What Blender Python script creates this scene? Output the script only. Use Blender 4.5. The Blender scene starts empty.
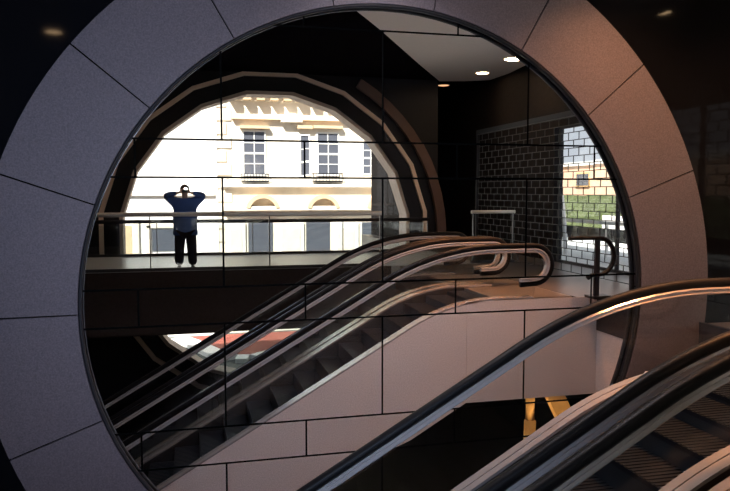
import bpy, bmesh, math, random
from mathutils import Vector, Matrix
random.seed(4)
sc = bpy.context.scene
COL = sc.collection
PI = math.pi
# ------------------------------------------------------------------ frame of the place
# x runs along the mirrored wall, y towards it, z up. The photographer stands at the origin.
D = 8.26            # distance of the mirrored wall
EYE = 1.75
YAW = math.radians(14.04); PIT = math.radians(4.3); FPX = 720.0
FW = Vector((math.sin(YAW)*math.cos(PIT), math.cos(YAW)*math.cos(PIT), -math.sin(PIT)))
RT = Vector((math.cos(YAW), -math.sin(YAW), 0)); UP = RT.cross(FW)

def meas(px, py, d):
    """x and z on the upright plane that lies d metres in front (measured in the photograph)"""
    r = FW*FPX + RT*(px-365) - UP*(py-245.5)
    t = d/r.y
    return r.x*t, EYE + r.z*t

# ------------------------------------------------------------------ materials
MATS = {}
def mat(name, col, rough=.5, metal=0., spec=.5, emit=None, estr=0., noise=None, bump=0., coat=0.):
    m = bpy.data.materials.new(name); m.use_nodes = True
    nt = m.node_tree; b = nt.nodes['Principled BSDF']
    b.inputs['Base Color'].default_value = (*col, 1); b.inputs['Roughness'].default_value = rough
    b.inputs['Metallic'].default_value = metal; b.inputs['Specular IOR Level'].default_value = spec
    if coat: b.inputs['Coat Weight'].default_value = coat
    if emit:
        b.inputs['Emission Color'].default_value = (*emit, 1); b.inputs['Emission Strength'].default_value = estr
    if noise or bump:
        tc = nt.nodes.new('ShaderNodeTexCoord'); n = nt.nodes.new('ShaderNodeTexNoise')
        sc_, c2, lo, hi = noise if noise else (30, col, .3, .7)
        n.inputs['Scale'].default_value = sc_; n.inputs['Detail'].default_value = 5
        n.inputs['Roughness'].default_value = .65
        nt.links.new(tc.outputs['Object'], n.inputs['Vector'])
        r = nt.nodes.new('ShaderNodeValToRGB')
        r.color_ramp.elements[0].position = lo; r.color_ramp.elements[1].position = hi
        r.color_ramp.elements[0].color = (*col, 1); r.color_ramp.elements[1].color = (*c2, 1)
        nt.links.new(n.outputs['Fac'], r.inputs['Fac']); nt.links.new(r.outputs['Color'], b.inputs['Base Color'])
        if bump:
            bp = nt.nodes.new('ShaderNodeBump'); bp.inputs['Strength'].default_value = bump; bp.inputs['Distance'].default_value = .01
            nt.links.new(n.outputs['Fac'], bp.inputs['Height']); nt.links.new(bp.outputs['Normal'], b.inputs['Normal'])
    MATS[name] = m
    return m

def clear_glass(name, tint=(.9, .95, .94), gl=.05):
    m = bpy.data.materials.new(name); m.use_nodes = True
    nt = m.node_tree; nt.nodes.clear()
    o = nt.nodes.new('ShaderNodeOutputMaterial'); t = nt.nodes.new('ShaderNodeBsdfTransparent')
    g = nt.nodes.new('ShaderNodeBsdfGlossy'); mx = nt.nodes.new('ShaderNodeMixShader')
    t.inputs[0].default_value = (*tint, 1); g.inputs['Roughness'].default_value = .02
    mx.inputs[0].default_value = gl
    nt.links.new(t.outputs[0], mx.inputs[1]); nt.links.new(g.outputs[0], mx.inputs[2]); nt.links.new(mx.outputs[0], o.inputs[0])
    return m

def tiles_mat(name, c1, c2, mortar, bw, bh, rough=.5, ms=.01, off=.5):
    m = bpy.data.materials.new(name); m.use_nodes = True
    nt = m.node_tree; b = nt.nodes['Principled BSDF']; b.inputs['Roughness'].default_value = rough
    tc = nt.nodes.new('ShaderNodeTexCoord'); br = nt.nodes.new('ShaderNodeTexBrick')
    br.offset = off
    br.inputs['Color1'].default_value = (*c1, 1); br.inputs['Color2'].default_value = (*c2, 1); br.inputs['Mortar'].default_value = (*mortar, 1)
    br.inputs['Scale'].default_value = 1; br.inputs['Brick Width'].default_value = bw; br.inputs['Row Height'].default_value = bh
    br.inputs['Mortar Size'].default_value = ms
    nt.links.new(tc.outputs['Object'], br.inputs['Vector']); nt.links.new(br.outputs['Color'], b.inputs['Base Color'])
    return m

M_granite = mat('grey_granite', (.074, .061, .069), .55, spec=.25, noise=(55, (.132, .106, .120), .35, .68), bump=.15)
M_pink = mat('pinkish_granite', (.52, .445, .42), .5, spec=.3, noise=(60, (.76, .67, .64), .35, .68), bump=.1)
M_joint = mat('dark_joint', (.003, .003, .003), 1, spec=0)
M_mirror = mat('mirror_silver', (.93, .93, .94), .0, 1.0)
M_black = mat('black_polished_stone', (.004, .004, .005), .05, spec=.07)
M_darkwall = mat('dark_wall', (.008, .007, .008), .8, spec=.1, noise=(9, (.013, .011, .012), .3, .7))
M_darkceil = mat('dark_ceiling', (.006, .005, .007), 1, spec=0)
M_whiteceil = mat('white_ceiling_plaster', (.74, .70, .69), .8, noise=(18, (.80, .76, .74), .3, .7))
M_grille = mat('black_grille_steel', (.012, .011, .012), .6)
M_palerail = mat('pale_metal_rail', (.70, .68, .64), .45, .2)
M_rim = mat('charcoal_rim', (.012, .011, .013), .6, spec=.2)
M_rubber = mat('black_rubber', (.005, .005, .006), .5, spec=.13)
M_steel = mat('brushed_steel', (.66, .63, .64), .22, .6)
M_satin = mat('satin_steel', (.55, .50, .49), .17, .6)
M_dksteel = mat('dark_steel', (.06, .06, .065), .4, .8)
M_step = mat('ribbed_step_metal', (.026, .03, .04), .3, .6)
M_riser = mat('dark_riser_metal', (.05, .055, .07), .35, .6)
M_plate = mat('ribbed_plate_steel', (.40, .36, .33), .35, .85, noise=(80, (.32, .29, .28), .3, .7))
M_slab = mat('dark_slab_cladding', (.03, .022, .021), .6, spec=.2, noise=(25, (.045, .032, .03), .3, .7))
M_walkfloor = mat('grey_floor_tile', (.55, .57, .60), .3, noise=(12, (.62, .64, .67), .3, .7))
M_landing = mat('dark_landing_tile', (.05, .045, .045), .3, noise=(12, (.07, .06, .06), .3, .7))
M_glass = clear_glass('balustrade_glass_clear', (.93, .95, .95), .035)
M_wglass = clear_glass('window_glass_clear', (.97, .98, .98), .03)
M_cream = mat('cream_plaster', (.80, .72, .60), .85, noise=(3, (.86, .79, .68), .3, .7))
M_creamd = mat('ochre_stone_moulding', (.62, .45, .28), .85, noise=(6, (.72, .55, .36), .3, .7))
M_whitep = mat('white_paint_and_glare', (.90, .90, .89), .85, noise=(3, (.94, .94, .93), .3, .7))  # white paint; on the left street front it carries flash glare
M_sash = mat('white_sash_paint', (.85, .85, .83), .6)
M_pane = mat('dark_window_pane', (.10, .11, .14), .08, spec=.6)
M_blindm = mat('pale_curtain', (.82, .74, .62), .9)
M_tan = mat('beige_strip', (.85, .66, .54), .6)
M_frame = mat('dark_frame_metal', (.012, .012, .017), .5, spec=.25)
M_brown = mat('brown_band', (.13, .075, .06), .6)
M_reveal = mat('cream_reveal', (.55, .46, .40), .7)
M_lamp = mat('warm_lamp_glass', (1, .8, .6), .4, emit=(1.0, .66, .36), estr=60)
M_lampd = mat('dim_lamp_glass', (1, .8, .6), .4, emit=(1.0, .50, .25), estr=1.6)
M_ltrim = mat('lamp_trim_white', (.7, .66, .62), .5)
M_blue = mat('blue_lamp_glass', (.4, .6, 1), .4, emit=(.45, .6, 1.0), estr=5)
M_flash = mat('flash_tube_glass', (1, 1, 1), .4, emit=(.80, .90, 1.0), estr=500)
M_road = mat('grey_asphalt', (.10, .11, .11), .9, noise=(6, (.14, .15, .14), .3, .7))
M_kerb = mat('white_kerb_stone', (.85, .85, .84), .8)
M_redpave = tiles_mat('red_brick_paving', (.30, .05, .04), (.42, .12, .08), (.16, .06, .05), .22, .11, .9)
M_paleter = mat('pale_terrace_paving', (.62, .66, .68), .8, noise=(3, (.72, .75, .76), .3, .7))
M_peach = mat('peach_render', (.80, .50, .36), .85, noise=(2, (.86, .60, .45), .3, .7))
M_hedge = mat('green_leaves', (.05, .075, .025), .9, noise=(10, (.11, .14, .055), .3, .7), bump=.8)
M_orange = mat('orange_steel', (.80, .50, .22), .5)  # warm lamplight on the landing post is put into this orange
M_navy = mat('navy_jacket_cloth', (.045, .10, .28), .85, noise=(30, (.06, .12, .34), .3, .7))  # blue brightened to carry the flash glare on the jacket
M_trouser = mat('dark_trouser_cloth', (.012, .013, .025), .9)
M_skin = mat('skin', (.55, .35, .26), .6)
M_hair = mat('brown_hair', (.05, .03, .02), .7)
M_cambody = mat('black_camera_plastic', (.015, .015, .016), .35)
M_lens = mat('camera_lens_glass', (.02, .02, .04), .05, spec=.8)
M_shoe = mat('black_shoe_leather', (.01, .01, .01), .35)
M_red = mat('deep_red_paint', (.35, .03, .02), .4)

# ------------------------------------------------------------------ mesh helpers
def link(name, bm, m, parent=None, smooth=False):
    me = bpy.data.meshes.new(name); bm.normal_update(); bm.to_mesh(me); bm.free()
    for mm in (m if isinstance(m, (list, tuple)) else [m]): me.materials.append(mm)
    if smooth:
        for p in me.polygons: p.use_smooth = True
    o = bpy.data.objects.new(name, me); COL.objects.link(o)
    if parent is not None: o.parent = parent
    return o
def tag(o, label=None, cat=None, group=None, kind=None):
    if label: o['label'] = label
    if cat: o['category'] = cat
    if group: o['group'] = group
    if kind: o['kind'] = kind
    return o
def empty(name, label=None, cat=None, group=None, loc=(0, 0, 0)):
    o = bpy.data.objects.new(name, None); COL.objects.link(o); o.location = loc
    o.empty_display_size = .2
    return tag(o, label, cat, group)
def settle(o, loc):
    """moves an empty to its base while its children stay where they stand"""
    o.location = loc
    for c in list(COL.objects):
        if c.parent is o: c.location = Vector(c.location) - Vector(loc)
def box(bm, x0, x1, y0, y1, z0, z1, bev=0., mi=0):
    v = [bm.verts.new((x, y, z)) for x in (x0, x1) for y in (y0, y1) for z in (z0, z1)]
    fs = [bm.faces.new([v[i] for i in q]) for q in ((0, 1, 3, 2), (4, 6, 7, 5), (0, 4, 5, 1), (2, 3, 7, 6), (0, 2, 6, 4), (1, 5, 7, 3))]
    for f in fs: f.material_index = mi
    if bev:
        es = list({e for f in fs for e in f.edges})
        bmesh.ops.bevel(bm, geom=es, offset=bev, segments=2, affect='EDGES', profile=.6)
def bx(name, x0, x1, y0, y1, z0, z1, m, parent=None, bev=0.):
    bm = bmesh.new(); box(bm, min(x0, x1), max(x0, x1), min(y0, y1), max(y0, y1), min(z0, z1), max(z0, z1), bev)
    return link(name, bm, m, parent)
def struct(o): o['kind'] = 'structure'; return o
def prism_xz(bm, pts, y0, y1, mi=0):
    """polygon in x,z extruded from y0 to y1"""
    a = [bm.verts.new((p[0], y0, p[1])) for p in pts]; b = [bm.verts.new((p[0], y1, p[1])) for p in pts]
    n = len(pts); fs = []
    fs.append(bm.faces.new(a)); fs.append(bm.faces.new(b[::-1]))
    for i in range(n): fs.append(bm.faces.new((a[i], b[i], b[(i+1) % n], a[(i+1) % n])))
    for f in fs: f.material_index = mi
def strip_xz(bm, top, bot, y0, y1, mi=0):
    """solid between two polylines of equal length in x,z"""
    n = len(top)
    V = [[bm.verts.new((p[0], y, p[1])) for p in line] for line in (top, bot) for y in (y0, y1)]
    t0, t1, b0, b1 = V
    fs = []
    for i in range(n-1):
        fs += [bm.faces.new((t0[i], t0[i+1], t1[i+1], t1[i])), bm.faces.new((b0[i], b1[i], b1[i+1], b0[i+1])),
               bm.faces.new((t0[i], b0[i], b0[i+1], t0[i+1])), bm.faces.new((t1[i], t1[i+1], b1[i+1], b1[i]))]
    fs += [bm.faces.new((t0[0], t1[0], b1[0], b0[0])), bm.faces.new((t0[-1], b0[-1], b1[-1], t1[-1]))]
    for f in fs: f.material_index = mi
def sweep_xz(bm, path, y, sec):
    """section sec [(dy, dn)] swept along a path in x,z at width position y; dn along the path's normal"""
    n = len(path); rings = []
    for i, p in enumerate(path):
        a = Vector(path[max(i-1, 0)]); b = Vector(path[min(i+1, n-1)]); t = (b-a).normalized()
        nr = Vector((-t.y, t.x))
        rings.append([bm.verts.new((p[0]+nr.x*dn, y+dy, p[1]+nr.y*dn)) for dy, dn in sec])
    m = len(sec)
    for i in range(n-1):
        for j in range(m): bm.faces.new((rings[i][j], rings[i][(j+1) % m], rings[i+1][(j+1) % m], rings[i+1][j]))
    bm.faces.new(rings[0][::-1]); bm.faces.new(rings[-1])
def tube(bm, pts, r, seg=10):
    """round bar through 3-D points"""
    rings = []; n = len(pts); pts = [Vector(p) for p in pts]
    up = Vector((0, 0, 1))
    for i, p in enumerate(pts):
        t = (pts[min(i+1, n-1)]-pts[max(i-1, 0)]).normalized()
        u = t.cross(up)
        if u.length < .05: u = t.cross(Vector((0, 1, 0)))
        u.normalize(); w = t.cross(u)
        rings.append([bm.verts.new(p+u*r*math.cos(a)+w*r*math.sin(a)) for a in [2*PI*k/seg for k in range(seg)]])
    for i in range(n-1):
        for j in range(seg): bm.faces.new((rings[i][j], rings[i][(j+1) % seg], rings[i+1][(j+1) % seg], rings[i+1][j]))
    bm.faces.new(rings[0][::-1]); bm.faces.new(rings[-1])
def disc(bm, cx, cy, z0, z1, r, seg=28):
    a = [bm.verts.new((cx+r*math.cos(2*PI*k/seg), cy+r*math.sin(2*PI*k/seg), z0)) for k in range(seg)]
    b = [bm.verts.new((cx+r*math.cos(2*PI*k/seg), cy+r*math.sin(2*PI*k/seg), z1)) for k in range(seg)]
    bm.faces.new(a[::-1]); bm.faces.new(b)
    for k in range(seg): bm.faces.new((a[k], a[(k+1) % seg], b[(k+1) % seg], b[k]))
def annulus(bm, cx, cz, r0, r1, y0, y1, a0=0., a1=2*PI, seg=96, r0b=None):
    """ring lying in the x,z plane, thick from y0 to y1 (y0 nearer -y); r0b lets the bore taper"""
    full = abs(a1-a0-2*PI) < 1e-6
    N = seg if full else seg+1
    def circ(r, y): return [bm.verts.new((cx+r*math.cos(a0+(a1-a0)*k/seg), y, cz+r*math.sin(a0+(a1-a0)*k/seg))) for k in range(N)]
    i0, o0, i1, o1 = circ(r0, y0), circ(r1, y0), circ(r0b or r0, y1), circ(r1, y1)
    for k in range(seg):
        l = (k+1) % N
        bm.faces.new((i0[k], i0[l], o0[l], o0[k])); bm.faces.new((i1[k], o1[k], o1[l], i1[l]))
        bm.faces.new((o0[k], o0[l], o1[l], o1[k])); bm.faces.new((i0[k], i1[k], i1[l], i0[l]))
    if not full:
        bm.faces.new((i0[0], o0[0], o1[0], i1[0])); bm.faces.new((i0[-1], i1[-1], o1[-1], o0[-1]))
def holed_wall(bm, cx, cz, r, x0, x1, z0, z1, y0, y1, seg=96, a_off=0.):
    """rectangular wall with a round hole"""
    def rect(a):
        c, s = math.cos(a), math.sin(a); t = 1e9
        if c > 1e-9: t = min(t, (x1-cx)/c)
        if c < -1e-9: t = min(t, (x0-cx)/c)
        if s > 1e-9: t = min(t, (z1-cz)/s)
        if s < -1e-9: t = min(t, (z0-cz)/s)
        return cx+c*t, cz+s*t
    angs = [2*PI*k/seg+a_off for k in range(seg)] + [math.atan2(z-cz, x-cx) % (2*PI) for x in (x0, x1) for z in (z0, z1)]
    angs = sorted(a % (2*PI) for a in angs)
    def cpt(a):
        if seg > 40: return cx+r*math.cos(a), cz+r*math.sin(a)
        st = 2*PI/seg; k = math.floor((a-a_off)/st); p = a_off+k*st; f = (a-p)/st
        q = p+st
        # point on the chord in direction a
        ax, az, bx_, bz = math.cos(p), math.sin(p), math.cos(q), math.sin(q)
        rr = math.cos(st/2)/math.cos(a-(p+st/2))
        return cx+r*rr*math.cos(a), cz+r*rr*math.sin(a)
    n = len(angs)
    L = []
    for y in (y0, y1):
        L.append([bm.verts.new((cpt(a)[0], y, cpt(a)[1])) for a in angs]); L.append([bm.verts.new((rect(a)[0], y, rect(a)[1])) for a in angs])
    i0, o0, i1, o1 = L
    for k in range(n):
        l = (k+1) % n
        for q in ((i0[k], i0[l], o0[l], o0[k]), (i1[k], o1[k], o1[l], i1[l]), (i0[k], i1[k], i1[l], i0[l])):
            bm.faces.new(q)

# ------------------------------------------------------------------ the mirrored wall
RCX, RCZ, RIN, ROUT = 2.31, .46, 3.41, 4.45
RY0, RY1 = D-.10, D-.022
bm = bmesh.new(); holed_wall(bm, RCX, RCZ, RIN+.12, -9, 9.2, -4.9, 5.15, D-.02, D+.015)
struct(link('wall_front', bm, M_black))
struct(bx('wall_front_backing', -9, 9.2, D+.06, D+.16, -4.9, 5.15, M_joint))

ring = empty('round_stone_surround', 'huge round surround of grey granite segments framing the mirrored disc', 'surround')
NSEG = 18
for k in range(NSEG):
    a0 = 2*PI*(k+.02)/NSEG; a1 = 2*PI*(k+.98)/NSEG
    da = .006
    bm = bmesh.new(); annulus(bm, RCX, RCZ, RIN+.035, ROUT, RY0, RY1, 2*PI*k/NSEG+da*.35+.01, 2*PI*(k+1)/NSEG-da*.35+.01, seg=8)
    bmesh.ops.recalc_face_normals(bm, faces=bm.faces)
    link('stone_segment', bm, M_granite, ring)
bm = bmesh.new(); annulus(bm, RCX, RCZ, RIN+.05, ROUT-.02, RY0+.03, RY1); bmesh.ops.recalc_face_normals(bm, faces=bm.faces)
link('backing_band', bm, M_joint, ring)
bm = bmesh.new(); annulus(bm, RCX, RCZ, RIN, RIN+.032, RY0+.01, D-.021); bmesh.ops.recalc_face_normals(bm, faces=bm.faces)
link('inner_rim', bm, M_rim, ring, True)
settle(ring, (RCX, RY0, RCZ-ROUT))

ZJ = [-3.4, -2.985, -2.60, -1.39, -.955, .247, .668, 1.905, 2.325, 3.62, 4.05, 5.2]   # joints of the rows
WID = 1.87; XT = .416; XN = 1.351
WHAT = {
 (1.905, .416): 'tall mirror panel showing the photographer and left part of sunlit street',
}
LAB = {}   # (row, col) -> label, filled in below
def panel_label(r, c): return LAB.get((r, c))
rows = []
for r in range(len(ZJ)-1):
    tall = (ZJ[r+1]-ZJ[r]) > .6
    base = XT if tall else XN
    for c in range(-3, 4):
        x0 = base+WID*c; x1 = x0+WID
        # nearest distance of the panel from the centre of the disc
        nx = min(max(RCX, x0), x1); nz = min(max(RCZ, ZJ[r]), ZJ[r+1])
        if math.hypot(nx-RCX, nz-RCZ) > RIN-.03: continue
        rows.append((r, c, x0, x1, ZJ[r], ZJ[r+1], tall))
TILT = {}
LABELS = {}
G = .022
made = []
for (r, c, x0, x1, z0, z1, tall) in rows:
    cx, cz = (x0+x1)/2, (z0+z1)/2
    w, h = (x1-x0)/2-G/2, (z1-z0)/2-G/2
    # trim to the round opening so that the sheet stays behind the surround
    pts = [Vector((x, z)) for x, z in ((-w, -h), (w, -h), (w, h), (-w, h))]
    dense = []
    for i in range(4):
        a, b = pts[i], pts[(i+1) % 4]
        for k in range(24): dense.append(a.lerp(b, k/24))
    R = RIN+.10; cc = Vector((RCX-cx, RCZ-cz))
    poly = []
    for p in dense:
        d = p-cc
        if d.length > R: p = cc+d*(R/d.length)
        if abs(p.x) <= w+1e-6 and abs(p.y) <= h+1e-6:
            if not poly or (poly[-1]-p).length > 1e-4: poly.append(p)
    if len(poly) > 2 and (poly[0]-poly[-1]).length < 1e-4: poly.pop()
    if len(poly) < 3: continue
    bm = bmesh.new(); prism_xz(bm, poly, 0, .012); bmesh.ops.recalc_face_normals(bm, faces=bm.faces)
    for f in bm.faces: f.material_index = 0 if f.normal.y < -.5 else 1
    o = link('mirror_panel', bm, [M_mirror, M_joint])
    o.location = (cx, D+.016, cz)
    random.seed(r*31+c*7)
    tx = TILT.get((r, c), (random.uniform(-.0005, .0005), random.uniform(-.0005, .0005)))
    o.rotation_euler = (tx[0], 0, tx[1])
    made.append((o, r, c)); pass; tag(o, None, 'mirror', 'mirror panels of the round wall')
MIRRORS = made

# ------------------------------------------------------------------ escalators
XC = 4.07; SL = math.tan(PI/6); RISE = 4.9; XB = XC-RISE/SL; RC = 3.0; TL = RC*math.tan(PI/12)
XEND = 5.5; XSTART = XB-1.55
def prof(x0=XSTART, x1=XEND, n=10, off=0.):
    """walking line in x,z: lower flat, curve, slope, curve, upper flat"""
    P = [(x0, -RISE+off)]
    ca = (XB-TL, -RISE+RC)
    for k in range(n+1):
        a = -PI/2+(PI/6)*k/n; P.append((ca[0]+(RC-off)*math.cos(a), ca[1]+(RC-off)*math.sin(a)))
    cb = (XC+TL, -RC)
    for k in range(n+1):
        a = PI/2+PI/6-(PI/6)*k/n; P.append((cb[0]+(RC+off)*math.cos(a), cb[1]+(RC+off)*math.sin(a)))
    P.append((x1, off))
    return [p for p in P]
def zline(x):
    P = prof()
    for i in range(len(P)-1):
        if P[i][0] <= x <= P[i+1][0]:
            f = (x-P[i][0])/max(P[i+1][0]-P[i][0], 1e-9); return P[i][1]*(1-f)+P[i+1][1]*f
    return 0 if x > XC else -RISE
RAILZ = .90; DK = .05
def up(P, h): return [(x, z+h) for x, z in P]
def rail_path():
    P = prof(off=RAILZ-.03)
    r = .31
    top = P[-1]; end = []
    for k in range(1, 15):
        a = PI/2-PI*1.02*k/14; end.append((top[0]+r*math.cos(a), top[1]-r+r*math.sin(a)))
    end.append((end[-1][0]-.22, end[-1][1]-.01))
    b = P[0]; st = []
    for k in range(1, 15):
        a = PI/2+PI*1.02*k/14; st.append((b[0]+r*math.cos(a), b[1]-r+r*math.sin(a)))
    st.append((st[-1][0]+.22, st[-1][1]-.01))
    return st[::-1]+P+end
def rounded(w, h, dn=0):
    return [(-w*.5, dn-h*.25), (-w*.5, dn+h*.15), (-w*.36, dn+h*.42), (-w*.15, dn+h*.5), (w*.15, dn+h*.5), (w*.36, dn+h*.42), (w*.5, dn+h*.15), (w*.5, dn-h*.25), (w*.4, dn-h*.5), (-w*.4, dn-h*.5)]
def escalator(name, yc, label, stone_side):
    t = empty(name, label, 'escalator')
    P = prof()
    yr = (yc-.8, yc+.8)
    RP = rail_path()
    for s, y in zip((-1, 1), yr):
        bm = bmesh.new(); sweep_xz(bm, RP, y, rounded(.095, .085)); bmesh.ops.recalc_face_normals(bm, faces=bm.faces)
        hr = link('handrail', bm, M_rubber, t, True)
        bm = bmesh.new()
        sweep_xz(bm, RP, y, [(-.022, -.112), (-.054, -.100), (-.056, -.092), (-.030, -.074), (-.054, -.062), (-.056, -.054), (-.036, -.036), (-.02, -.030), (.02, -.030), (.036, -.036), (.056, -.054), (.054, -.062), (.030, -.074), (.056, -.092), (.054, -.100), (.022, -.112)]); bmesh.ops.recalc_face_normals(bm, faces=bm.faces)
        link('rail_guide', bm, M_steel, t)
        # glass: between deck and rail, rounded at both ends
        top = prof(off=RAILZ-.135); bot = up(P, DK-.02)
        r = .25; zc_ = (RAILZ-.135-.25)
        def endcap(xe, zb, sgn):
            tt, bb = [], []
            for k in range(1, 9):
                a = PI/2*k/8
                tt.append((xe+sgn*r*math.sin(a), zb+RAILZ-.135-r+r*math.cos(a)))
                bb.append((xe+sgn*r*math.sin(a), max(zb+DK-.02, zb+RAILZ-.135-r-r*math.cos(a)-.0)))
            return tt, bb
        te, be = endcap(P[-1][0], 0, 1); ts, bs = endcap(P[0][0], -RISE, -1)
        be = [(x, min(z, te[i][1]-.002)) for i, (x, z) in enumerate(be)]; bs = [(x, min(z, ts[i][1]-.002)) for i, (x, z) in enumerate(bs)]
        bm = bmesh.new(); strip_xz(bm, ts[::-1]+top+te, bs[::-1]+bot+be, y-.006, y+.006); bmesh.ops.recalc_face_normals(bm, faces=bm.faces)
        link('glass_balustrade', bm, M_glass, t)
        # decks: inner slope, flat top and outer edge in satin steel
        yi, yo = (yc+s*.71, yc+s*.90)
        bm = bmesh.new(); Pd = prof(XSTART+.1, XEND-.05)
        for (a, b, h0, h1) in ((yi, y-s*.0065, DK-.03, DK), (y+s*.0065, yo, DK-.03, DK)):
            strip_xz(bm, up(Pd, h1), up(Pd, h0), min(a, b), max(a, b))
        bmesh.ops.recalc_face_normals(bm, faces=bm.faces)
        link('deck_cover', bm, M_satin, t)
        bm = bmesh.new(); strip_xz(bm, up(Pd, DK-.032), up(Pd, -.30), min(yi, yi+s*.02), max(yi, yi+s*.02)); bmesh.ops.recalc_face_normals(bm, faces=bm.faces)
        link('skirt_panel', bm, M_dksteel, t)
        # outer side of the truss
        ys = yo-s*.03
        XK = 4.30; bot = []
        Pq = prof(XSTART, XK)
        Pq = [p for p in Pq if p[0] <= XK]; Pq.append((XK, zline(XK)))
        tp = up(Pq, DK-.034)
        bt = []
        for (x, z) in Pq:
            zl = -1.62-(XK-x)*SL
            bt.append((x, max(zl, -RISE-.0) if zl < z-.2 else z-.2))
        bm = bmesh.new(); strip_xz(bm, tp, bt, min(ys, yo), max(ys, yo)); bmesh.ops.recalc_face_normals(bm, faces=bm.faces)
        link('side_cladding', bm, M_pink if s == stone_side else M_slab, t)
    bm = bmesh.new()
    xs = [XK, XB-.2]
    lo = [(XSTART+.2, -RISE), (XB+.6, -RISE), (XK-(RISE-1.62)/SL, -RISE), (XK, -1.62)]
    hi = [(x, z+.05) for x, z in lo]
    strip_xz(bm, hi[2:], lo[2:], yc-.87, yc+.87); bmesh.ops.recalc_face_normals(bm, faces=bm.faces)
    link('soffit', bm, M_slab, t)
    # steps
    x = XB-.62
    first = None
    while x < XC+.72:
        z = max(min(zline(x), 0), -RISE)-.025
        zprev = zline(x)-.012
        bm = bmesh.new()
        # tread with cleats, riser with a slight curve
        n = 24; w = 1.40/n
        box(bm, x, x+.4, yc-.70, yc+.70, z-.05, z-.008)
        for k in range(n): box(bm, x+.004, x+.396, yc-.70+w*k+w*.2, yc-.70+w*k+w*.75, z-.009, z)
        for f in bm.faces: f.material_index = 0
        box(bm, x, x+.02, yc-.70, yc+.70, z-.24, z-.045, mi=1)
        link('step', bm, [M_step, M_riser], t)
        x += .4
    # landing plates
    bm = bmesh.new(); box(bm, XC+.83, XEND+.75, yc-.705, yc+.705, -.04, .008)
    for k in range(30): box(bm, XC+.85, XEND+.7, yc-.70+1.40/30*k+.006, yc-.70+1.40/30*k+.024, .008, .011)
    link('comb_plate', bm, M_plate, t)
    bm = bmesh.new(); box(bm, XSTART-.6, XB-.63, yc-.705, yc+.705, -RISE-.0+.001, -RISE+.012)
    link('comb_plate', bm, M_plate, t)
    settle(t, (XB, yc, -RISE))
    return t
escalator('escalator', 5.10, 'escalator next to the round mirrored wall, stone clad on its wall side', 1)
escalator('escalator', 3.20, 'second escalator alongside, nearer to the photographer than the stone clad one', 0)

# ------------------------------------------------------------------ floors and slabs
struct(bx('floor', -9, 9.2, -4.6, D-.02, -5.1, -4.9, M_darkwall))
# photographer's gallery
struct(bx('floor_gallery', -9, 7.0, -3.8, .3, -1.35, -.001, [M_walkfloor][0]))
struct(bx('trim_1', -9, 4.7, .30, .34, -1.36, .0, M_slab))
struct(bx('trim_2', -9, 7.0, -3.84, -3.80, -1.36, .0, M_slab))
struct(bx('trim_3', -9, 7.0, -3.8, .3, -1.40, -1.352, M_slab))
LB = -1.62
struct(bx('floor_landing', 4.92, 9.0, .34, 5.965, LB+.04, -.045, M_landing))
struct(bx('floor_shop', 7.0, 9.0, -12, .3, -1.35, -.001, M_landing))
struct(bx('floor_beside_mirror', 6.66, 9.0, 5.97, D-.16, LB, -.001, M_landing))
struct(bx('trim_4', 4.305, 6.66, 5.97, 6.0, LB, .012, M_pink))
struct(bx('trim_5', 6.61, 6.655, 6.005, D-.16, LB, -.55, M_pink))
struct(bx('trim_6', 6.60, 6.655, 6.005, D-.16, -.548, .02, M_frame))
struct(bx('trim_7', 4.31, 9.0, .34, 5.965, LB, LB+.038, M_slab))
struct(bx('floor_plate', 6.3, 9.0, .34, 5.965, -.044, -.001, M_landing))
struct(bx('floor_plate', 4.92, 6.29, .34, 2.24, -.044, -.001, M_landing))

# ------------------------------------------------------------------ ceiling
WYB = -5.3
struct(bx('ceiling', -9, 9.2, WYB, D+.1, 5.15, 5.35, M_darkceil))
struct(bx('ceiling_shop', 7.4, 9.2, -12.2, WYB-.001, 5.15, 5.35, M_darkceil))
def real(px, py, h=5.12):
    r = FW*FPX + RT*(px-365) - UP*(py-245.5); t = (h-EYE)/r.z
    return r.x*t, 2*D-r.y*t
cp = [real(350, 4), real(368, 18), real(385, 32), real(403, 48), real(421, 64), real(440, 80), real(465, 80), real(490, 79), real(510, 72), real(530, 62), real(552, 52)]
cp += [(8.9, 7.9), (1.6, 7.9), (1.9, 5.9)]
bm = bmesh.new()
a = [bm.verts.new((p[0], p[1], 5.10)) for p in cp]; b = [bm.verts.new((p[0], p[1], 5.149)) for p in cp]
bm.faces.new(a); bm.faces.new(b[::-1])
for i in range(len(cp)): bm.faces.new((a[i], b[i], b[(i+1) % len(cp)], a[(i+1) % len(cp)]))
bmesh.ops.recalc_face_normals(bm, faces=bm.faces)
struct(link('ceiling_panel', bm, M_whiteceil))

# ------------------------------------------------------------------ round window wall behind the photographer
WY = -4.6; WCX, WCZ = 2.46, .38
struct_o = []
bm = bmesh.new(); holed_wall(bm, WCX, WCZ, 4.34, -9, 7.6, -4.9, 5.15, WY-.7, WY, seg=20, a_off=PI/20)
bmesh.ops.recalc_face_normals(bm, faces=bm.faces)
struct(link('wall_back', bm, M_frame))
win = empty('round_window', 'giant round window of straight segments looking out on the street', 'window')
def poly_ring(name, r0, r1, y0, y1, m, r0b=None, a0=PI/20, a1=PI/20+2*PI, n=20):
    bm = bmesh.new(); annulus(bm, WCX, WCZ, r0, r1, y0, y1, a0, a1, seg=n, r0b=r0b); bmesh.ops.recalc_face_normals(bm, faces=bm.faces)
    return link(name, bm, m, win)
poly_ring('inner_lining', 4.20, 4.335, WY-.75, WY+.02, M_reveal)
poly_ring('beige_strip', 4.72, 4.84, WY+.001, WY+.10, M_tan)
poly_ring('dark_frame', 4.30, 4.70, WY+.021, WY+.06, M_frame)
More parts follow.
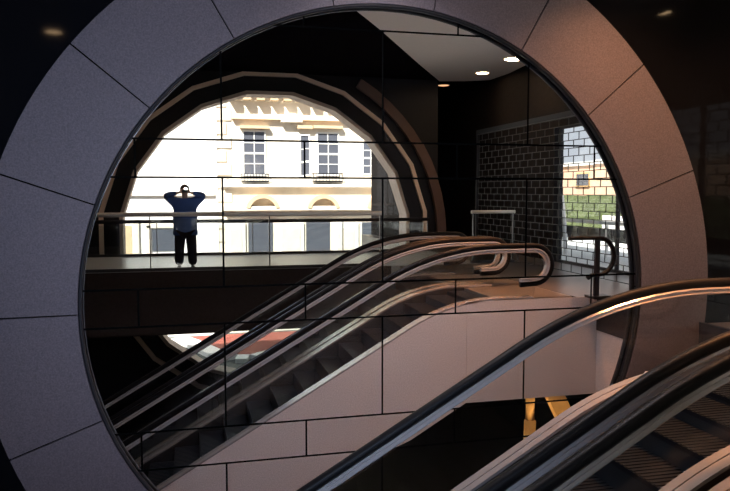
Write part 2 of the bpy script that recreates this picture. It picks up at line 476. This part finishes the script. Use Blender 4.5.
bm = bmesh.new(); annulus(bm, WCX, WCZ, 5.12, 5.40, WY+.001, WY+.16, -PI/2.3, 1.05, seg=24); bmesh.ops.recalc_face_normals(bm, faces=bm.faces)
link('brown_band', bm, M_brown, win)
bm = bmesh.new(); annulus(bm, WCX, WCZ, .001, 4.21, WY-.42, WY-.40, PI/20, PI/20+2*PI, seg=20)
bmesh.ops.recalc_face_normals(bm, faces=bm.faces)
link('pane', bm, M_wglass, win)
win['kind'] = 'structure'
# remaining walls
struct(bx('wall_left', -9.2, -9, -4.6, D, -4.9, 5.15, M_darkwall))
struct(bx('wall_back_shop', 7.6, 9, -12.2, -12, -1.35, 5.15, M_darkwall))
struct(bx('wall_side_shop', 7.4, 7.6, -12, WY-.7, -4.9, 5.15, M_darkwall))
# right wall with the street window behind the grille
zt = 3.34
bm = bmesh.new()
box(bm, 9.0, 9.2, .1, D+.1, zt, 5.15); box(bm, 9.0, 9.2, .1, D+.1, -4.9, -.001); box(bm, 9.0, 9.2, -12.2, .1, -4.9, 5.15)
box(bm, 9.0, 9.2, D-.5, D+.1, 0, zt)
struct(link('wall_right', bm, M_darkwall))
bm = bmesh.new()
for z in (0.02, zt-.04):
    box(bm, 9.02, 9.1, .3, D-.5, z-.02, z+.04)
for y in (.33, 2.8, 5.3, 7.7): box(bm, 9.02, 9.1, y-.03, y+.03, .0, zt)
w1 = link('window_1', bm, M_frame); struct(w1)
p_ = bx('pane', 9.05, 9.056, .3, D-.5, .02, zt-.02, M_wglass, w1)

# security grille in a brick pattern
gr = empty('security_grille', 'floor standing security grille with brick pattern bars before the street window', 'grille')
bm = bmesh.new(); GX = 8.0; gh = .165; gw = .42
nz_ = int(3.4/gh)
for k in range(nz_+1): box(bm, GX-.006, GX+.006, -2.3, D-.2, .03+k*gh-.008, .03+k*gh+.008)
for k in range(nz_):
    y = -2.3+(gw/2 if k % 2 else 0)
    while y < D-.25:
        box(bm, GX-.007, GX+.007, y-.007, y+.007, .03+k*gh, .03+(k+1)*gh); y += gw
g_o = link('grille_lattice', bm, M_grille, gr)
bx('head_rail', GX-.05, GX+.05, -2.35, D-.2, .03+nz_*gh+.01, .03+nz_*gh+.13, M_frame, gr)
bx('end_post', GX-.04, GX+.04, -2.42, -2.35, 0, .03+nz_*gh+.13, M_frame, gr)
settle(gr, (GX, 3, 0))

# ------------------------------------------------------------------ guard rails
def guard(label, x0, x1, y, top=1.2, m_rail=M_satin, npost=5, rr=.035, glass=True, cat='balustrade'):
    t = empty('glass_guard_rail', label, cat)
    bm = bmesh.new(); tube(bm, [(x0, y, top-rr), (x1, y, top-rr)], rr, 14); link('top_rail', bm, m_rail, t, True)
    for k in range(npost):
        x = x0+.05+(x1-x0-.1)*k/(npost-1)
        bm = bmesh.new(); box(bm, x-.012, x+.012, y-.025, y+.025, 0, top-rr*2+.01); link('post', bm, M_dksteel, t)
    if glass:
        for k in range(npost-1):
            a = x0+.05+(x1-x0-.1)*k/(npost-1)+.02; b = x0+.05+(x1-x0-.1)*(k+1)/(npost-1)-.02
            bx('glass_panel', a, b, y-.006, y+.006, .08, top-rr*2-.05, M_glass, t)
    bx('foot_channel', x0, x1, y-.03, y+.03, .0, .07, M_dksteel, t)
    settle(t, ((x0+x1)/2, y, 0))
    return t
guard('glass balustrade with silver top rail between the photographer and the escalators', -6, 4.5, .22, 1.29, M_palerail, rr=.05)
guard('short open guard rail with pale top bar beside the security grille', 6.75, 7.9, .22, 1.29, M_palerail, npost=2, rr=.04, glass=False)
rear = guard('glass balustrade with dark top rail behind the photographer at the round window', -8.5, 7.0, -3.6, .98, M_frame, 7, .05)

# rounded handrail end on the landing edge beside the mirror
t = empty('landing_guard_end', 'black looped handrail end on a post at the landing corner', 'handrail')
bm = bmesh.new()
loop = []
cy0 = 6.20
for k in range(15):
    a = PI/2-PI*k/14; loop.append((6.50+.27*math.cos(a), .70+.30*math.sin(a)))
path = [(5.95, 1.0)]+loop+[(6.38, .395), (6.30, .35)]
sweep_xz(bm, path, cy0, rounded(.085, .06)); bmesh.ops.recalc_face_normals(bm, faces=bm.faces)
link('handrail', bm, M_rubber, t, True)
bm = bmesh.new(); box(bm, 6.42, 6.50, cy0-.03, cy0+.03, .0, .98, .008); link('post', bm, M_frame, t)
bx('bracket', 6.36, 6.70, 6.02, 6.26, .0+.021, .06, M_dksteel, t)
settle(t, (6.46, cy0, 0.02))

# ------------------------------------------------------------------ downlights
def downlight(x, y, label, m=M_lamp, r=.15, power=0, col=(1, .60, .32), z=5.149, size=110):
    t = empty('ceiling_downlight', label, 'light', 'round ceiling downlights')
    bm = bmesh.new(); seg = 28
    for (ra, rb, za, zb) in ((r+.035, r, z-.012, z),):
        A = [bm.verts.new((x+ra*math.cos(2*PI*k/seg), y+ra*math.sin(2*PI*k/seg), za)) for k in range(seg)]
        B = [bm.verts.new((x+rb*math.cos(2*PI*k/seg), y+rb*math.sin(2*PI*k/seg), za-.006)) for k in range(seg)]
        C = [bm.verts.new((x+ra*math.cos(2*PI*k/seg), y+ra*math.sin(2*PI*k/seg), zb)) for k in range(seg)]
        for k in range(seg):
            l = (k+1) % seg
            bm.faces.new((A[k], B[k], B[l], A[l])); bm.faces.new((A[k], A[l], C[l], C[k]))
    link('trim_ring', bm, M_ltrim, t, True)
    bm = bmesh.new(); disc(bm, x, y, z-.016, z-.004, r); link('lamp_glass', bm, m, t)
    settle(t, (x, y, z))
    if power:
        l = bpy.data.lights.new('downlight_beam', 'SPOT'); l.energy = power; l.color = col
        l.spot_size = math.radians(size); l.spot_blend = .8; l.shadow_soft_size = .12
        o = bpy.data.objects.new('downlight_beam', l); COL.objects.link(o); o.parent = t; o.location = (0, 0, -.04)
        l.cycles.use_multiple_importance_sampling = True
    return t
LIGHTS = [
 (483, 72, 'downlight in the pale ceiling panel, left of its pair', M_lamp, 60),
 (515, 58, 'bigger downlight at the right edge of the pale ceiling panel', M_lamp, 120),
 (444, 86, 'dim orange downlight on the dark ceiling next to the pale panel corner', M_lampd, 0),
 (54, 34, 'single downlight on the dark ceiling above the far left of the stone surround', M_lamp, 60),
 (660, 15, 'downlight reflected in black wall above the right of the stone surround', M_lamp, 60),
]
for px, py, lab, m, p in LIGHTS:
    x, y = real(px, py, 5.10)
    inwhite = px in (483, 515)
    downlight(x, y, lab, m, r=.17 if px != 515 else .24, power=p, z=5.099 if inwhite else 5.149)
for i, (x, y, lab, p) in enumerate([
   (5.2, 6.9, 'added unseen fill downlight for the stone cladding beside the mirrored wall', 1000),  # unseen lamp added to brighten the stone cladding
   (7.2, 6.7, 'downlight over the landing corner by the stone surround', 520),
   (5.15, 4.9, 'downlight over the top of the stone clad escalator', 2600),
   (6.4, 3.9, 'downlight over the top of the second escalator', 160),
   (2.2, 6.9, 'added unseen fill downlight over the escalator void, for flash bounced off the mirror', 800)]):  # unseen cool lamp added in place of flash bounced by the mirror
    downlight(x, y, lab, M_lamp, .13, p, z=5.099 if True else 5.149, col=(1, .36, .12) if lab.startswith('downlight over the top of the stone') else (1, .46, .20) if x > 4 else (.92, .90, 1), size=52 if lab.startswith('downlight over the top') else 115)
x, z = 8.7, 1.95
t = empty('blue_wall_lamp', 'tiny blue white lamp glowing on the dark shop back wall', 'lamp')
bx('lamp_box', x-.2, x+.2, -11.99, -11.93, z-.1, z+.1, M_frame, t); bx('lamp_glass', x-.17, x+.17, -11.93, -11.90, z-.07, z+.07, M_blue, t)
settle(t, (x, -11.9, z))

# warm lamp and steelwork under the landing, warm light put into its colour
l_x, l_y = 5.75, 5.25
t = empty('soffit_lamp', 'round warm lamp under the landing above the orange lit steel post', 'lamp')
bm = bmesh.new(); disc(bm, l_x, l_y, LB-.06, LB-.002, .14); link('lamp_housing', bm, M_ltrim, t)
bm = bmesh.new(); disc(bm, l_x, l_y, LB-.075, LB-.061, .11); link('lamp_glass', bm, M_lamp, t)
l = bpy.data.lights.new('lamp_beam', 'SPOT'); l.energy = 260; l.color = (1, .62, .28); l.spot_size = math.radians(150); l.shadow_soft_size = .1
o = bpy.data.objects.new('lamp_beam', l); COL.objects.link(o); o.parent = t; o.location = (l_x, l_y, LB-.1)
settle(t, (l_x, l_y, LB))
t = empty('braced_steel_post', 'orange lit steel post with slanted brace under the landing', 'post')
dpst = 12.0; yp = 2*D-dpst
xa, za = meas(531, 404, dpst); xb, zb = meas(537, 398, dpst); xc, zc = meas(572, 419, dpst)
bm = bmesh.new(); tube(bm, [(xa, yp, -4.9), (xa, yp, za-.32)], .11, 16); link('post', bm, M_orange, t, True)
bm = bmesh.new(); tube(bm, [(xa, yp, za-.30), (xa, yp, LB)], .085, 16); link('post_head', bm, M_orange, t, True)
bm = bmesh.new(); prism_xz(bm, [(xa+.1, LB-.03), (xa+.45, LB-.03), (xc+.1, zc-.05), (xc-.12, zc-.35)], yp-.08, yp+.08); bmesh.ops.recalc_face_normals(bm, faces=bm.faces)
link('brace', bm, M_orange, t)
settle(t, (xa, yp, -4.9))

# ------------------------------------------------------------------ street beyond the round window
FD = 34.0; FY = 2*D-FD
struct(bx('ground', -40, 60, -60, WY-.7, -5.1, -4.92, M_road))
def F(px, py): return meas(px, py, FD)
def fbox(name, px0, py0, px1, py1, dep, m, parent, back=0.0, bev=0.):
    x0, z1 = F(px0, py0); x1, z0 = F(px1, py1)
    return bx(name, x0, x1, FY-.02+back, FY+dep+back, z0, z1, m, parent, bev)
xs_, _ = F(217, 100)
bld = empty('cream_terrace_house', 'cream stucco terrace house with sash windows seen through the round window', 'building')
bx('wall', xs_, 16, FY-8, FY, -4.92, 8.0, M_cream, bld)
fbox('cornice', 226, 84, 420, 91, .9, M_cream, bld)
x0, z = F(229, 98)
for k in range(16):
    xx = x0+k*.62
    bx('cornice_bracket', xx, xx+.36, FY, FY+.55, z-.12, z+.16, M_creamd, bld)
fbox('string_course', 232, 119, 420, 124, .28, M_creamd, bld)
fbox('frieze_moulding', 232, 101, 420, 103, .2, M_cream, bld)
for c_ in (291,):
    x, z = F(c_, 122); 
    bm = bmesh.new(); pts = [(x-.5, z-.05)]+[(x-.5*math.cos(PI*k/10), z+.32*math.sin(PI*k/10)+.05) for k in range(11)]+[(x+.5, z-.05)]
    prism_xz(bm, pts, FY, FY+.4); bmesh.ops.recalc_face_normals(bm, faces=bm.faces); link('pediment', bm, M_cream, bld)
for k in range(12):
    xa_, z0 = F(217, 110); zz = 5.6-k*.62
    bx('quoin', xs_-.02, xs_+(.62 if k % 2 else .4), FY, FY+.07, zz, zz+.54, M_cream, bld, .02)
def sash(px0, py0, px1, py1, cols, rws, parent, curtain=False, frame=M_sash):
    x0, z1 = F(px0, py0); x1, z0 = F(px1, py1)
    bm = bmesh.new(); f = .07; y0, y1 = FY-.0, FY+.06
    box(bm, x0-f, x0, y0, y1, z0-f, z1+f); box(bm, x1, x1+f, y0, y1, z0-f, z1+f); box(bm, x0, x1, y0, y1, z1, z1+f); box(bm, x0, x1, y0, y1, z0-f, z0)
    for i in range(1, cols): xm = x0+(x1-x0)*i/cols; box(bm, xm-.02, xm+.02, y0, y1-.02, z0, z1)
    for i in range(1, rws):
        zm = z0+(z1-z0)*i/rws; hw = .045 if i == rws//2 else .02; box(bm, x0, x1, y0, y1-.015, zm-hw, zm+hw)
    w = link('sash_window', bm, frame, parent)
    bx('pane', x0, x1, FY, FY+.02, z0, z1, M_pane, w)
    if curtain:
        bx('curtain', x0+.02, x0+(x1-x0)*.3, FY+.021, FY+.03, z0, z1, M_blindm, w); bx('curtain', x1-(x1-x0)*.3, x1-.02, FY+.021, FY+.03, z0, z1, M_blindm, w)
    return w
sash(244, 132, 265, 174, 2, 4, bld)
sash(301, 136, 309, 175, 1, 3, bld)
sash(318, 134, 338, 175, 2, 4, bld)
sash(363, 143, 378, 174, 2, 4, bld)
for px0, px1 in ((240, 269), (313, 342), (297, 312), (359, 382)):
    fbox('window_head', px0, 126, px1, 129.5, .3, M_creamd, bld)
# iron balconettes
for px0, px1 in ((241, 268), (312, 341)):
    x0, z1 = F(px0, 174); x1, z0 = F(px1, 181)
    bm = bmesh.new(); y = FY+.35
    box(bm, x0, x1, y-.015, y+.015, z1-.02, z1+.02); box(bm, x0, x1, y-.015, y+.015, z0-.02, z0+.02)
    n = 9
    for k in range(n+1): xx = x0+(x1-x0)*k/n; box(bm, xx-.012, xx+.012, y-.012, y+.012, z0, z1)
    box(bm, x0, x0+.02, FY, y, z1-.02, z1+.02); box(bm, x1-.02, x1, FY, y, z1-.02, z1+.02); box(bm, x0, x1, FY, y, z0-.04, z0-.01)
    link('iron_balcony', bm, M_frame, bld)
fbox('first_floor_ledge', 222, 184, 420, 187, .35, M_whitep, bld)
fbox('shopfront_cornice', 222, 206, 420, 209, .5, M_cream, bld)
for c_ in (262, 322, 380):
    x, z = F(c_, 208)
    bm = bmesh.new(); annulus(bm, x, z-.15, .62, .80, FY+.0, FY+.55, PI*.08, PI*.92, seg=16); bmesh.ops.recalc_face_normals(bm, faces=bm.faces)
    link('arch_moulding', bm, M_creamd, bld)
for a, b, m in ((248, 273, M_pane), (306, 330, M_pane), (362, 382, M_pane)):
    fbox('shop_window', a, 222, b, 252, .03, m, bld)
for a, b in ((226, 246), (277, 304), (333, 358)):
    fbox('pilaster', a, 222, b, 300, .12, M_whitep, bld)
    w = fbox('door_panel', a+4, 228, b-4, 262, .16, M_cream, bld)
fbox('shopfront_sill', 222, 262, 420, 268, .25, M_creamd, bld)
settle(bld, (xs_, FY, -4.92))
# left street front, overexposed flash glare put into its white colour
wb = empty('glare_white_front', 'street front left of the cream terrace house, flash glare put into its plain white', 'building')
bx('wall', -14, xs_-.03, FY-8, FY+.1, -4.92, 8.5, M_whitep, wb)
def wbx(name, px0, py0, px1, py1, dep, m): return fbox(name, px0, py0, px1, py1, dep, m, wb, back=.1)
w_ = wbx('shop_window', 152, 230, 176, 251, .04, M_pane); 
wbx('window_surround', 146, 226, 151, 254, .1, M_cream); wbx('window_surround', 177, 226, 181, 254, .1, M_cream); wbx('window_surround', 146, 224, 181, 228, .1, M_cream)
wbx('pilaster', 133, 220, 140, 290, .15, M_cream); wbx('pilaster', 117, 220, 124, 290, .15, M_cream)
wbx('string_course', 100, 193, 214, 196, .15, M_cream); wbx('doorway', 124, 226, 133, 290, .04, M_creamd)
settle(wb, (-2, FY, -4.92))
# curved pavement with a white kerb
kp = [(-.2, 33.1), (.1, 32.8), (.5, 32.0), (1.05, 30.6), (1.5, 29.4), (1.95, 28.6), (2.4, 28.5), (3.0, 29.0), (3.8, 30.0), (5.0, 31.6), (6.6, 33.1)]
kp = [(x, 2*D-d) for x, d in kp]
bm = bmesh.new()
a = [bm.verts.new((p[0], p[1], -4.92)) for p in kp]; b = [bm.verts.new((p[0], p[1], -4.80)) for p in kp]
bm.faces.new(a); bm.faces.new(b[::-1])
for i in range(len(kp)): bm.faces.new((a[i], b[i], b[(i+1) % len(kp)], a[(i+1) % len(kp)]))
bmesh.ops.recalc_face_normals(bm, faces=bm.faces)
pv = struct(link('pavement', bm, M_redpave))
bm = bmesh.new()
for i in range(len(kp)-1):
    p, q = Vector(kp[i]), Vector(kp[i+1]); n = (q-p).normalized(); n = Vector((-n.y, n.x))
    if n.y < 0: n = -n
    if i == 0: lastn = n
    n2 = (n+lastn).normalized(); 
    w = .75
    vs = [bm.verts.new((v.x, v.y, zz)) for zz in (-4.92, -4.74) for v in (p, q, q+n*w, p+n*w)]
    for f in ((0, 1, 2, 3), (7, 6, 5, 4), (0, 4, 5, 1), (1, 5, 6, 2), (2, 6, 7, 3), (3, 7, 4, 0)): bm.faces.new([vs[j] for j in f])
bmesh.ops.recalc_face_normals(bm, faces=bm.faces)
tag(link('white_kerb', bm, M_kerb), 'thick white kerb curving round the red brick pavement in the street', 'kerb')

# ------------------------------------------------------------------ outside the right-hand window
struct(bx('ground_terrace', 9.2, 45, -40, 15, -.2, -.02, M_paleter))
t = empty('peach_building', 'peach rendered low building across the terrace behind the green hedge', 'building')
bx('wall', 20, 26, -34, 4, -.02, 3.1, M_peach, t); bx('parapet', 19.9, 26, -34, 4, 3.1, 3.3, M_whitep, t)
for y in (-25, -21.3, -17.6, -13.9, -10.2, -6.5):
    f_ = bx('window', 19.93, 20.02, y, y+1.3, 2.0, 2.75, M_orange, t); bx('pane', 19.915, 19.93, y+.08, y+1.22, 2.08, 2.67, M_pane, f_)
settle(t, (20, -14, 0))
bm = bmesh.new()
box(bm, 17.6, 19.0, -30, 2, -.02, 1.5)
bmesh.ops.subdivide_edges(bm, edges=[e for e in bm.edges if abs((e.verts[0].co-e.verts[1].co).y) > 5], cuts=70)
bmesh.ops.subdivide_edges(bm, edges=[e for e in bm.edges if abs((e.verts[0].co-e.verts[1].co).z) > 1], cuts=4)
for v in bm.verts: v.co += Vector((random.uniform(-.09, .09), random.uniform(-.09, .09), random.uniform(0, .12)))
tag(link('clipped_hedge', bm, M_hedge), 'long clipped green hedge in front of the peach building', 'hedge')
t = empty('terrace_railing', 'terrace railing with white top bar outside the street window', 'railing')
bx('top_bar', 11.0, 11.08, -8, 6, .86, .95, M_sash, t); bx('middle_panel', 11.02, 11.06, -8, 6, .40, .75, M_frame, t)
for y in (-7.9, -5.5, -3.1, -.7, 1.7, 4.1): bx('post', 11.01, 11.07, y-.03, y+.03, -.02, .87, M_sash, t)
settle(t, (11, -1, 0))
t = empty('curved_white_mast', 'slim white curved mast on the terrace at the window edge', 'mast')
bm = bmesh.new(); yb = -2.3
tube(bm, [(10.3, yb+.75*math.sin(k/10*1.5), 2.9-2.9*k/10) for k in range(11)][::-1], .06, 12); link('mast_pole', bm, M_whitep, t, True)
bx('foot_plate', 10.18, 10.42, yb+.63, yb+.87, -.02, .01, M_sash, t)
settle(t, (10.3, yb+.75, -.02))
t = empty('white_planter', 'white square planter on the terrace beyond the railing', 'planter')
bx('planter_body', 12.9, 13.5, -3.9, -3.0, -.02, 1.0, M_whitep, t, .02); bx('soil', 12.95, 13.45, -3.85, -3.05, 1.0, 1.02, M_hedge, t)
settle(t, (13.2, -3.45, -.02))

# ------------------------------------------------------------------ the photographer
def skin_mesh(name, nodes, edges, m, parent, root=0, sub=2):
    """nodes: [(x,y,z,rx,ry)]"""
    me = bpy.data.meshes.new(name); me.from_pydata([n[:3] for n in nodes], edges, [])
    o = bpy.data.objects.new(name, me); COL.objects.link(o); me.materials.append(m)
    md = o.modifiers.new('skin', 'SKIN'); md.use_smooth_shade = True
    if not me.skin_vertices: me.skin_vertices.new()
    for i, n in enumerate(nodes):
        sv = me.skin_vertices[0].data[i]; sv.radius = (n[3], n[4]); sv.use_root = (i == root)
    s = o.modifiers.new('sub', 'SUBSURF'); s.levels = sub; s.render_levels = sub
    o.parent = parent
    return o
per = empty('person', 'person in navy jacket and dark trousers holding a flashing camera to their face', 'person')
BY = -.26    # body line
def chain(nodes): return [(i, i+1) for i in range(len(nodes)-1)]
# body: pelvis root, torso, neck, head, arms, legs
N = [(0, BY, .98, .15, .11), (0, BY, 1.15, .14, .10), (0, BY, 1.34, .16, .11), (0, BY+.01, 1.50, .13, .10), (0, BY+.03, 1.585, .055, .055), (0, BY+.07, 1.68, .075, .085), (0, BY+.075, 1.77, .085, .10), (0, BY+.07, 1.835, .06, .075)]
E = chain(N)
for s in (-1, 1):
    b = len(N)
    N += [(s*.20, BY, 1.50, .065, .065), (s*.345, BY+.04, 1.59, .05, .05), (s*.41, BY+.08, 1.65, .045, .045), (s*.28, BY+.14, 1.68, .038, .038), (s*.135, BY+.20, 1.715, .026, .032), (s*.105, BY+.215, 1.735, .02, .036)]
    E += [(3, b)]+[(b+i, b+i+1) for i in range(5)]
    b = len(N)
    N += [(s*.115, BY, .90, .095, .10), (s*.125, BY+.01, .52, .065, .07), (s*.13, BY, .30, .055, .06), (s*.135, BY-.02, .09, .042, .045)]
    E += [(0, b)]+[(b+i, b+i+1) for i in range(3)]
skin_mesh('body', N, E, M_skin, per)
# face details
bm = bmesh.new()
bmesh.ops.create_cone(bm, segments=8, radius1=.018, radius2=.006, depth=.04, cap_ends=True, matrix=Matrix.Translation((0, BY+.175, 1.74)) @ Matrix.Rotation(-PI/2, 4, 'X'))
link('nose', bm, M_skin, per, True)
for s in (-1, 1):
    bm = bmesh.new(); bmesh.ops.create_uvsphere(bm, u_segments=12, v_segments=8, radius=.013, matrix=Matrix.Translation((s*.033, BY+.160, 1.775))); link('eye', bm, M_sash, per, True)
    bm = bmesh.new(); bmesh.ops.create_uvsphere(bm, u_segments=12, v_segments=8, radius=.03, matrix=Matrix.Translation((s*.088, BY+.06, 1.755)) @ Matrix.Diagonal((.35, .6, 1.1, 1))); link('ear', bm, M_skin, per, True)
bm = bmesh.new(); bmesh.ops.create_uvsphere(bm, u_segments=20, v_segments=14, radius=.108, matrix=Matrix.Translation((0, BY+.045, 1.80)) @ Matrix.Diagonal((.93, 1.05, .92, 1)))
for v in bm.verts:
    if v.co.z < 1.80 and v.co.y > BY+.06: v.co.y = BY+.06+(v.co.y-BY-.06)*.1
    v.co += v.normal*random.uniform(-.003, .004)
link('hair', bm, M_hair, per, True)
# fingers round the camera body
for s in (-1, 1):
    for k in range(4):
        z = 1.775-.022*k; L = (.95, 1.05, 1., .8)[k]
        nodes = [(s*.108, BY+.215, z-.012, .010, .010), (s*.100, BY+.215+.033*L, z, .0095, .0095), (s*.082, BY+.215+.043*L, z+.003, .0085, .0085), (s*.062, BY+.215+.042*L, z+.003, .0075, .0075)]
        skin_mesh('finger', nodes, chain(nodes), M_skin, per, sub=1)
    nodes = [(s*.110, BY+.195, 1.715, .012, .012), (s*.090, BY+.172, 1.722, .011, .011), (s*.062, BY+.168, 1.732, .0095, .0095)]
    skin_mesh('thumb', nodes, chain(nodes), M_skin, per, sub=1)
# jacket
N = [(0, BY, .82, .28, .17), (0, BY, .98, .275, .165), (0, BY, 1.18, .265, .155), (0, BY, 1.38, .26, .145), (0, BY+.005, 1.51, .17, .125), (0, BY+.02, 1.575, .08, .08)]
E = chain(N)
for s in (-1, 1):
    b = len(N); N += [(s*.23, BY, 1.51, .12, .12), (s*.355, BY+.04, 1.60, .10, .10), (s*.42, BY+.08, 1.66, .085, .085), (s*.29, BY+.14, 1.685, .065, .065), (s*.165, BY+.188, 1.705, .045, .045)]
    E += [(4, b)]+[(b+i, b+i+1) for i in range(4)]
skin_mesh('jacket', N, E, M_navy, per, root=1)
N = [(0, BY, .88, .19, .14)]; E = []
for s in (-1, 1):
    b = len(N); N += [(s*.115, BY, .78, .14, .14), (s*.135, BY+.01, .50, .125, .12), (s*.145, BY, .26, .115, .11), (s*.15, BY-.01, .05, .105, .11)]
    E += [(0, b)]+[(b+i, b+i+1) for i in range(3)]
skin_mesh('trousers', N, E, M_trouser, per)
for s in (-1, 1):
    nodes = [(s*.145, BY-.06, .05, .045, .04), (s*.15, BY+.05, .045, .048, .035), (s*.16, BY+.17, .035, .042, .028)]
    skin_mesh('shoe', nodes, chain(nodes), M_shoe, per, sub=1)
settle(per, (0, BY, 0))
# the compact camera they hold, looking the way this picture was taken
cam = empty('compact_camera', 'small black compact camera with firing flash held by the person', 'camera')
bx('camera_body', -.066, .066, -.058, -.020, EYE-.036, EYE+.036, M_cambody, cam, .006)
bm = bmesh.new(); annulus(bm, 0, EYE, .012, .026, -.022, -.008, seg=32); bmesh.ops.recalc_face_normals(bm, faces=bm.faces); link('lens_barrel', bm, M_cambody, cam, True)
bm = bmesh.new(); annulus(bm, 0, EYE, .0005, .0125, -.016, -.013, seg=24); bmesh.ops.recalc_face_normals(bm, faces=bm.faces); link('lens_glass', bm, M_lens, cam)
bx('flash_housing', -.008, .058, -.055, -.018, EYE+.034, EYE+.066, M_cambody, cam, .004)
bx('flash_window', -.003, .053, -.018, -.015, EYE+.038, EYE+.062, M_flash, cam)
fl = bpy.data.lights.new('flash_beam', 'SPOT'); fl.energy = 1900; fl.color = (.55, .70, 1.0); fl.spot_size = math.radians(78); fl.spot_blend = .9; fl.shadow_soft_size = .015
fl.cycles.use_multiple_importance_sampling = False
fo = bpy.data.objects.new('flash_beam', fl); COL.objects.link(fo); fo.parent = cam
fo.rotation_euler = Vector((.02, 1, -.02)).to_track_quat('-Z', 'Y').to_euler(); fo.location = (.025, -.012, EYE+.05)
settle(cam, (0, -.04, EYE-.036))

# ------------------------------------------------------------------ labels of the mirror panels
PANELS = {
 (9, -1): 'short mirror panel under the top left of the stone surround, reflecting black ceiling',
 (9, 0): 'short mirror panel at the very top, reflecting the left end of the pale ceiling',
 (9, 1): 'short mirror panel at the very top, reflecting only the right of the pale ceiling',
 (8, -1): 'tall mirror panel cut by the upper left surround, above the glare white front reflection',
 (8, 0): 'tall mirror panel reflecting the top of the faceted beige arch and the house cornice',
 (8, 1): 'tall mirror panel reflecting the pale ceiling corner and brown band of the arch',
 (8, 2): 'tall mirror panel cut by the upper right surround, reflecting two bright downlights',
 (7, -2): 'sliver of short mirror panel at the left surround, level with the upper sash windows',
 (7, -1): 'short mirror panel reflecting the glare white street front above the photographer',
 (7, 0): 'short mirror panel reflecting the upper sash windows of the cream house',
 (7, 1): 'short mirror panel reflecting the right side of the arch above the landing',
 (7, 2): 'short mirror panel reflecting the top of the bright grille window',
 (6, -1): 'tall mirror panel reflecting the photographer before the glare white street front',
 (6, 0): 'tall mirror panel reflecting the arched shopfront and the balcony rail to its right seam',
 (6, 1): 'tall mirror panel reflecting the looped ends of the escalator handrails',
 (6, 2): 'tall mirror panel reflecting the green hedge through the grille window',
 (5, -2): 'sliver of short mirror panel at the left surround, reflecting the dark gallery edge',
 (5, -1): 'short mirror panel reflecting the dark gallery edge below the photographer',
 (5, 0): 'short mirror panel crossed by several parallel reflected handrails',
 (5, 1): 'short mirror panel reflecting the top curve of the stone clad escalator',
 (5, 2): 'short mirror panel reflecting the landing corner and its looped handrail post',
 (4, -1): 'tall mirror panel reflecting the white street kerb under the gallery',
 (4, 0): 'tall mirror panel reflecting the escalator steps and red brick street pavement',
 (4, 1): 'tall mirror panel filled with plain reflected pinkish stone cladding',
 (4, 2): 'tall mirror panel reflecting the stone landing corner above the orange post',
 (3, -2): 'sliver of short mirror panel at the lower left surround, almost black',
 (3, -1): 'short mirror panel reflecting the lowest visible steps beside the lower left surround',
 (3, 0): 'short mirror panel of plain reflected stone, above the near handrail',
 (3, 1): 'short mirror panel reflecting the dark void behind the near glass balustrade',
 (3, 2): 'short mirror panel reflecting the orange lit post and brace',
 (2, -1): 'mirror panel in the lowest visible row, touching the lower left surround',
 (2, 0): 'mirror panel in the lowest visible row, reflecting stone left of the near handrail',
 (2, 1): 'mirror panel in the lowest visible row, dark behind the near glass',
 (2, 2): 'mirror panel in the lowest visible row, hidden mostly by the near escalator',
 (1, -1): 'lowest mirror panel at the left, below the picture edge',
 (1, 0): 'lowest mirror panel at the middle, below the picture edge',
 (1, 1): 'lowest mirror panel at the right, below the picture edge',
}
for o, r, c in MIRRORS:
    o['label'] = PANELS.get((r, c), 'small mirror sliver tucked under the stone surround')

# ------------------------------------------------------------------ daylight
w = bpy.data.worlds.new('sky'); sc.world = w; w.use_nodes = True
nt = w.node_tree; bg = nt.nodes['Background']
bg.inputs['Color'].default_value = (.86, .92, 1.0, 1); bg.inputs['Strength'].default_value = .8
sun = bpy.data.lights.new('sun', 'SUN'); sun.energy = 13; sun.color = (1, .93, .82); sun.angle = math.radians(.6)
so = bpy.data.objects.new('sun', sun); COL.objects.link(so)
so.rotation_euler = Vector((.45, -.70, -.75)).to_track_quat('-Z', 'Y').to_euler()

# ------------------------------------------------------------------ viewpoint
cd = bpy.data.cameras.new('viewpoint'); cd.sensor_width = 36; cd.lens = FPX/730*36; cd.clip_start = .03; cd.clip_end = 300
co = bpy.data.objects.new('viewpoint', cd); COL.objects.link(co); co.location = (0, 0, EYE)
co.rotation_euler = FW.to_track_quat('-Z', 'Y').to_euler()
sc.camera = co
sc.view_settings.view_transform = 'Standard'; sc.view_settings.look = 'None'; sc.view_settings.gamma = 1
sc.view_settings.use_curve_mapping = False; sc.view_settings.exposure = 0
cy = sc.cycles
cy.max_bounces = 10; cy.glossy_bounces = 6; cy.diffuse_bounces = 4; cy.transparent_max_bounces = 24; cy.transmission_bounces = 6
cy.caustics_refractive = False; cy.caustics_reflective = True; cy.sample_clamp_indirect = 3; cy.blur_glossy = .3
cy.use_denoising = True
